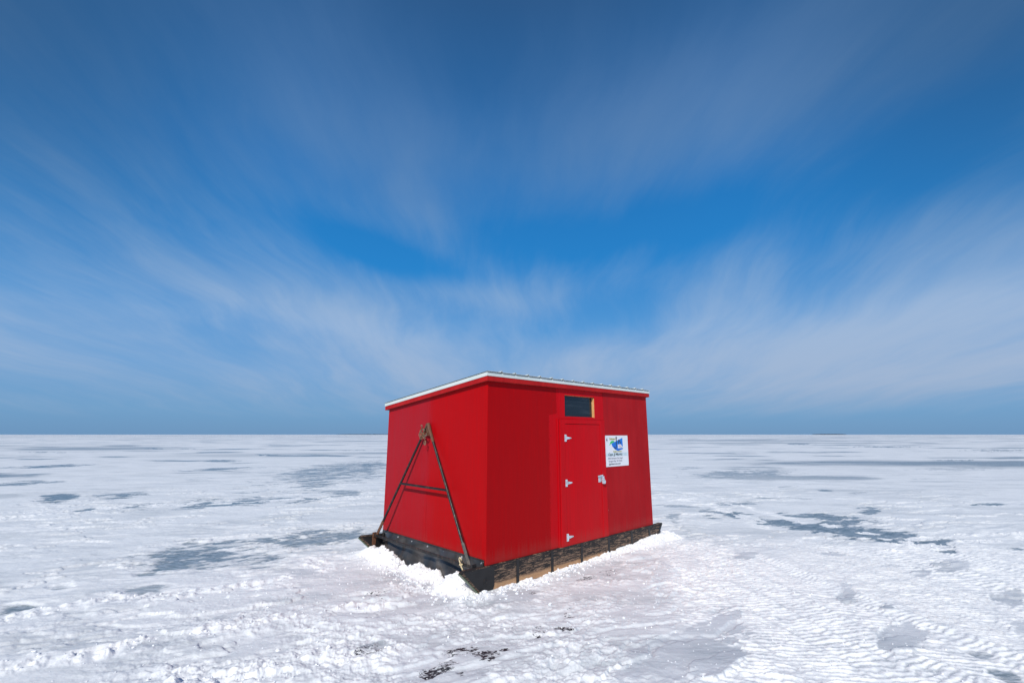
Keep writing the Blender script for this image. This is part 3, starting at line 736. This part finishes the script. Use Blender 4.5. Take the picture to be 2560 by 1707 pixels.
def snow_mat():
    m, t, p = new_mat('snow_and_ice')
    pos = t.node('ShaderNodeNewGeometry').outputs['Position']
    at = t.node('ShaderNodeAttribute', attribute_name='mask')
    sp = t.node('ShaderNodeSeparateColor'); t.l.new(at.outputs['Color'], sp.inputs[0])
    ice, mud, br = sp.outputs[0], sp.outputs[1], sp.outputs[2]; gr = at.outputs['Alpha']
    sx = t.node('ShaderNodeSeparateXYZ'); t.put(sx.inputs[0], pos)
    dist = t.vm('LENGTH', pos)
    wind = t.mapping(pos, (.55, 1.6, 1), (0, 0, rad(-24)))
    nA = t.noise(wind, 2.2, 9, .68)
    nB = t.noise(t.mapping(pos, (.8, 1.3, 1)), 14, 6, .65)
    # patches from the mesh
    e = t.math('ADD', ice, t.math('MULTIPLY', t.math('SUBTRACT', nA, .5), 1.7))
    e = t.math('ADD', e, t.math('MULTIPLY', t.math('SUBTRACT', nB, .5), .9))
    f_ice = t.math('MULTIPLY', t.math('MULTIPLY', t.ramp(e, .32, .82), t.ramp(ice, .02, .3)), t.ramp(ice, .5, .95, .55, 1.))
    # far-off bare patches
    far1 = t.noise(t.mapping(pos, (.55, 1.05, 1), (0, 0, rad(-8))), .16, 7, .55)
    far2 = t.noise(t.mapping(pos, (.45, 1.0, 1), loc=(31, 7, 0)), .022, 6, .55)
    farm = t.math('MULTIPLY', t.math('ADD', t.ramp(far1, .545, .63), t.math('MULTIPLY', t.ramp(far2, .53, .62), .8)), t.ramp(dist, 11, 30), clamp=True)
    thin = t.math('MULTIPLY', t.math('ADD', t.math('MULTIPLY', t.ramp(t.noise(wind, .8, 10, .7), .44, .66), .7), t.math('MULTIPLY', t.ramp(nA, .5, .70), .45)), .95)
    thin = t.math('MULTIPLY', thin, t.ramp(br, .0, .4, 1, 0))
    f = t.math('MAXIMUM', t.math('MAXIMUM', f_ice, t.math('MULTIPLY', farm, .9)), t.math('MULTIPLY', thin, t.ramp(dist, 7, 12, .5, .36)))
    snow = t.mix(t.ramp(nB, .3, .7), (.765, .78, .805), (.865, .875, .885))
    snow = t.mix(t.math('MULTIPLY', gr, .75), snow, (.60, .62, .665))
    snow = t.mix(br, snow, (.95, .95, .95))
    fleck = t.math('MULTIPLY', t.ramp(t.noise(t.mapping(wind, (.8, 1.6, 1)), 13, 7, .72), .44, .60), .7)
    icec = t.mix(t.ramp(nA, .3, .75), (.045, .085, .112), (.17, .225, .255))
    icec = t.mix(fleck, icec, (.45, .50, .56))
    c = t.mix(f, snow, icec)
    nC = t.noise(t.mapping(pos, (.8, 1.4, 1)), 42, 5, .7)
    em = t.math('ADD', t.math('ADD', t.math('ADD', mud, t.math('MULTIPLY', t.math('SUBTRACT', nC, .5), 4.2)), t.math('MULTIPLY', t.math('SUBTRACT', nB, .5), 2.8)), t.math('MULTIPLY', t.math('SUBTRACT', nA, .5), 1.6))
    fm = t.math('MULTIPLY', t.ramp(em, .62, 1.0), t.ramp(mud, .02, .2))
    c = t.mix(t.math('MULTIPLY', t.ramp(mud, 0, 1), .35), c, (.50, .49, .51))
    c = t.mix(fm, c, (.030, .030, .036))
    t.put(p.inputs['Base Color'], c)
    t.put(p.inputs['Roughness'], t.ramp(f, 0, 1, .62, .32))
    p.inputs['Specular IOR Level'].default_value = .35
    n1 = t.noise(t.mapping(pos, (1, 1.2, 1)), 38, 5, .65)
    n2 = t.noise(wind, 5, 6, .6)
    hgt = t.math('ADD', t.math('MULTIPLY', n1, .35), n2)
    b = t.node('ShaderNodeBump'); t.put(b.inputs['Height'], hgt)
    t.put(b.inputs['Strength'], t.ramp(f, 0, 1, .8, .3)); b.inputs['Distance'].default_value = .012
    t.l.new(b.outputs[0], p.inputs['Normal'])
    return m

def build_chunks(n=4600):
    """loose crumbs of snow on the banks and along the vehicle tracks"""
    rng = np.random.RandomState(5)
    P_ = []
    for _ in range(n*12):
        k = rng.rand()
        if k < .30:
            u = rng.uniform(-.1, 2.35); v = -abs(rng.normal(.22, .13))-.03; s = rng.gamma(1.6, .004)+.003
        elif k < .44:
            v = rng.uniform(-.3, 4.1); u = -.05-abs(rng.normal(.05, .09)); s = rng.gamma(2, .004)+.003
        elif k < .66:
            pts, w, amp = TRACKS[rng.randint(len(TRACKS))]
            q = rng.randint(len(pts)-1); a = rng.rand()
            x = pts[q][0]*(1-a)+pts[q+1][0]*a+rng.normal(0, w*.45); y = pts[q][1]*(1-a)+pts[q+1][1]*a+rng.normal(0, w*.45)
            s = (rng.gamma(1.6, .0035)+.002)*amp; P_.append((x, y, s)); 
            if len(P_) >= n: break
            continue
        else:
            x = rng.uniform(-3.5, 3.6); y = rng.uniform(3.5, 6.5); s = rng.gamma(1.4, .0022)+.0015
            P_.append((x, y, s))
            if len(P_) >= n: break
            continue
        P_.append((HX+v*CV-u*SV, HY+v*SV+u*CV, s))
        if len(P_) >= n: break
    P_ = np.array(P_); h = surface(P_[:, 0].copy(), P_[:, 1].copy())[0]
    b = bmesh.new(); bmesh.ops.create_icosphere(b, subdivisions=1, radius=1)
    bv = np.array([v.co[:] for v in b.verts]); bf = np.array([[v.index for v in f.verts] for f in b.faces]); b.free()
    V, F = [], []
    for k, (x, y, s) in enumerate(P_):
        sc = s*rng.uniform(.6, 1.4, 3); sc[2] *= .75
        a = rng.uniform(0, 6.28); c_, s_ = math.cos(a), math.sin(a)
        vv = bv*rng.uniform(.6, 1.3, (len(bv), 1))*sc
        vv = np.stack([vv[:, 0]*c_-vv[:, 1]*s_+x, vv[:, 0]*s_+vv[:, 1]*c_+y, vv[:, 2]+h[k]+s*.25], -1)
        F.append(bf+len(V)*len(bv)); V.append(vv)
    me = bpy.data.meshes.new('snow_crumbs'); me.from_pydata(np.concatenate(V).tolist(), [], np.concatenate(F).tolist())
    m, t, p = new_mat('crumbled_snow'); t.put(p.inputs['Base Color'], t.mix(t.noise(t.node('ShaderNodeNewGeometry').outputs['Position'], 20, 3), (.84, .85, .88), (.9, .9, .91)))
    p.inputs['Roughness'].default_value = .6
    tag(link('snow_crumbs', me, m), 'loose white crumbs of broken snow along the banks and vehicle tracks', 'snow', kind='stuff')
build_ground()
build_chunks()

# ------------------------------------------------------------------ far low shores on the horizon
def shore(az0, az1, d, h, label):
    bm = bmesh.new(); n = 40; A = []; B = []; C_ = []
    for i in range(n+1):
        a = az0+(az1-az0)*i/n; e = math.sin(math.pi*i/n)**.35
        x, y = d*math.sin(a), d*math.cos(a)
        hh = h*e*(.75+.4*mnoise.noise(Vector((i*.7, d*.001, 0))))
        A.append(bm.verts.new((x, y, -1))); B.append(bm.verts.new((x, y, max(hh, .2))))
        C_.append(bm.verts.new((x*1.03, y*1.03, -1)))
    for i in range(n):
        bm.faces.new((A[i], A[i+1], B[i+1], B[i])); bm.faces.new((B[i], B[i+1], C_[i+1], C_[i]))
    bm.faces.new((A[0], B[0], C_[0])); bm.faces.new((A[n], C_[n], B[n]))
    bmesh.ops.triangulate(bm, faces=bm.faces)
    tag(obj('far_shore', bm, M['far_land']), label, kind='structure')
shore(math.atan((2030-1280)/1172), math.atan((2118-1280)/1172), 14000, 22, 'low dark shore on the horizon right of the hut')
shore(math.atan((840-1280)/1172), math.atan((1010-1280)/1172), 16000, 20, 'low dark shore on the horizon left of the hut')
# ------------------------------------------------------------------ light, sky, camera
ld = Vector((.08, .051, -.077)); ld = Vector((ld.x*CV-ld.y*SV, ld.x*SV+ld.y*CV, ld.z)).normalized()
sun = bpy.data.lights.new('sun', 'SUN'); sun.energy = SUN_E; sun.angle = rad(.53); sun.color = (1, .965, .91)
so = bpy.data.objects.new('sun', sun); COL.objects.link(so); so.rotation_euler = ld.to_track_quat('-Z', 'Y').to_euler()
elev = math.asin(-ld.z); azim = math.atan2(-ld.x, -ld.y)

wd = bpy.data.worlds.new('World'); S.world = wd; wd.use_nodes = True
t = NT(wd.node_tree); bg = t.n['Background']
sky = t.node('ShaderNodeTexSky', sky_type='NISHITA'); sky.sun_disc = False
sky.sun_elevation = elev; sky.sun_rotation = azim
sky.altitude = 200; sky.air_density = 1.; sky.dust_density = .4; sky.ozone_density = 3.
D = t.vm('NORMALIZE', t.node('ShaderNodeTexCoord').outputs['Generated'])
sx = t.node('ShaderNodeSeparateXYZ'); t.put(sx.inputs[0], D)
dx, dy, dz = sx.outputs
az = t.math('ARCTAN2', dx, dy); el = t.math('ARCSINE', dz)
# cirrus on a flat layer high above, streaks running away from the viewer
zc = t.math('ADD', t.math('MAXIMUM', dz, 0.), .20)
cb = t.node('ShaderNodeCombineXYZ'); t.put(cb.inputs[0], t.math('DIVIDE', dx, zc)); t.put(cb.inputs[1], t.math('DIVIDE', dy, zc))
pl = cb.outputs[0]
pl = t.mapping(pl, loc=(.9, .4, 0))
warp = t.noise(pl, .5, 3, .5)
cw = t.node('ShaderNodeCombineXYZ'); t.put(cw.inputs[0], t.math('MULTIPLY', warp, .95)); t.put(cw.inputs[1], warp)
plw = t.vm('ADD', pl, cw.outputs[0])
st1 = t.noise(t.mapping(plw, (1.35, .42, 1), (0, 0, rad(9))), 1.7, 7, .58)
st2 = t.noise(t.mapping(plw, (5.0, .62, 1), (0, 0, rad(-6))), 1.6, 8, .68)
soft = t.noise(t.mapping(pl, (.8, .5, 1)), .9, 3, .5)
def sky_blob(a, e, sa, se, tilt, w):
    """large soft cloud bank (w > 0) or clear gap (w < 0) at an azimuth / elevation in degrees"""
    c, s = math.cos(rad(tilt)), math.sin(rad(tilt))
    da = t.math('SUBTRACT', az, rad(a)); de = t.math('SUBTRACT', el, rad(e))
    u = t.math('ADD', t.math('MULTIPLY', da, c/rad(sa)), t.math('MULTIPLY', de, s/rad(sa)))
    v = t.math('ADD', t.math('MULTIPLY', da, -s/rad(se)), t.math('MULTIPLY', de, c/rad(se)))
    d2 = t.math('ADD', t.math('MULTIPLY', u, u), t.math('MULTIPLY', v, v))
    return t.math('MULTIPLY', t.math('POWER', 2.718, t.math('MULTIPLY', d2, -1.)), w)
bias = None
for b_ in SKY_BLOBS:
    q = sky_blob(*b_); bias = q if bias is None else t.math('ADD', bias, q)
dens = t.math('ADD', bias, t.math('MULTIPLY', t.math('SUBTRACT', st1, .5), 1.25))
dens = t.math('ADD', dens, t.math('MULTIPLY', t.math('SUBTRACT', st2, .5), t.ramp(el, rad(18), rad(34), .42, .26)))
dens = t.math('ADD', dens, t.math('MULTIPLY', t.math('SUBTRACT', soft, .5), .8))
dens = t.ramp(t.math('ADD', dens, .36), 0, 1.05)
dens = t.math('MULTIPLY', dens, t.ramp(el, rad(.3), rad(3.2), .2, 1.))
def el_ramp(stops):
    n = t.node('ShaderNodeValToRGB'); cr = n.color_ramp; cr.interpolation = 'B_SPLINE' if False else 'LINEAR'
    e0 = cr.elements
    e0[0].position = 0; e0[0].color = (*stops[0][1], 1); e0[1].position = 1; e0[1].color = (*stops[-1][1], 1)
    for e, c_ in stops[1:-1]:
        q = e0.new(e/90); q.color = (*c_, 1)
    t.put(n.inputs[0], t.math('DIVIDE', t.math('MAXIMUM', el, 0.), rad(90)))
    return n.outputs[0]
K = 1/SKY_STR
clear = t.mix(1., el_ramp(CLEAR), (K, K, K), 'MULTIPLY')
clear = t.mix(.06, clear, sky.outputs[0])
side = t.math('MULTIPLY', t.ramp(t.math('ABSOLUTE', az), rad(25), rad(58)), t.ramp(el, rad(8), rad(36)))
clear = t.mix(t.math('MULTIPLY', side, .7), clear, (.030*K, .088*K, .200*K))
veil = t.mix(1., el_ramp(VEIL), (K, K, K), 'MULTIPLY')
veil = t.mix(t.math('MULTIPLY', side, .8), veil, (.055*K, .130*K, .262*K))
c = t.mix(dens, clear, veil)
t.put(bg.inputs['Color'], c); bg.inputs['Strength'].default_value = SKY_STR

cam = bpy.data.cameras.new('camera'); co = bpy.data.objects.new('camera', cam); COL.objects.link(co)
cam.sensor_width = 36; cam.lens = F_PX*36/2560; cam.clip_start = .05; cam.clip_end = 60000
co.location = (0, 0, CAM_H); co.rotation_euler = (rad(90)+PITCH, 0, 0)
S.camera = co
S.view_settings.view_transform = 'Standard'; S.view_settings.look = 'None'; S.view_settings.gamma = 1; S.view_settings.exposure = EXPO
S.render.resolution_x, S.render.resolution_y = 1024, 682
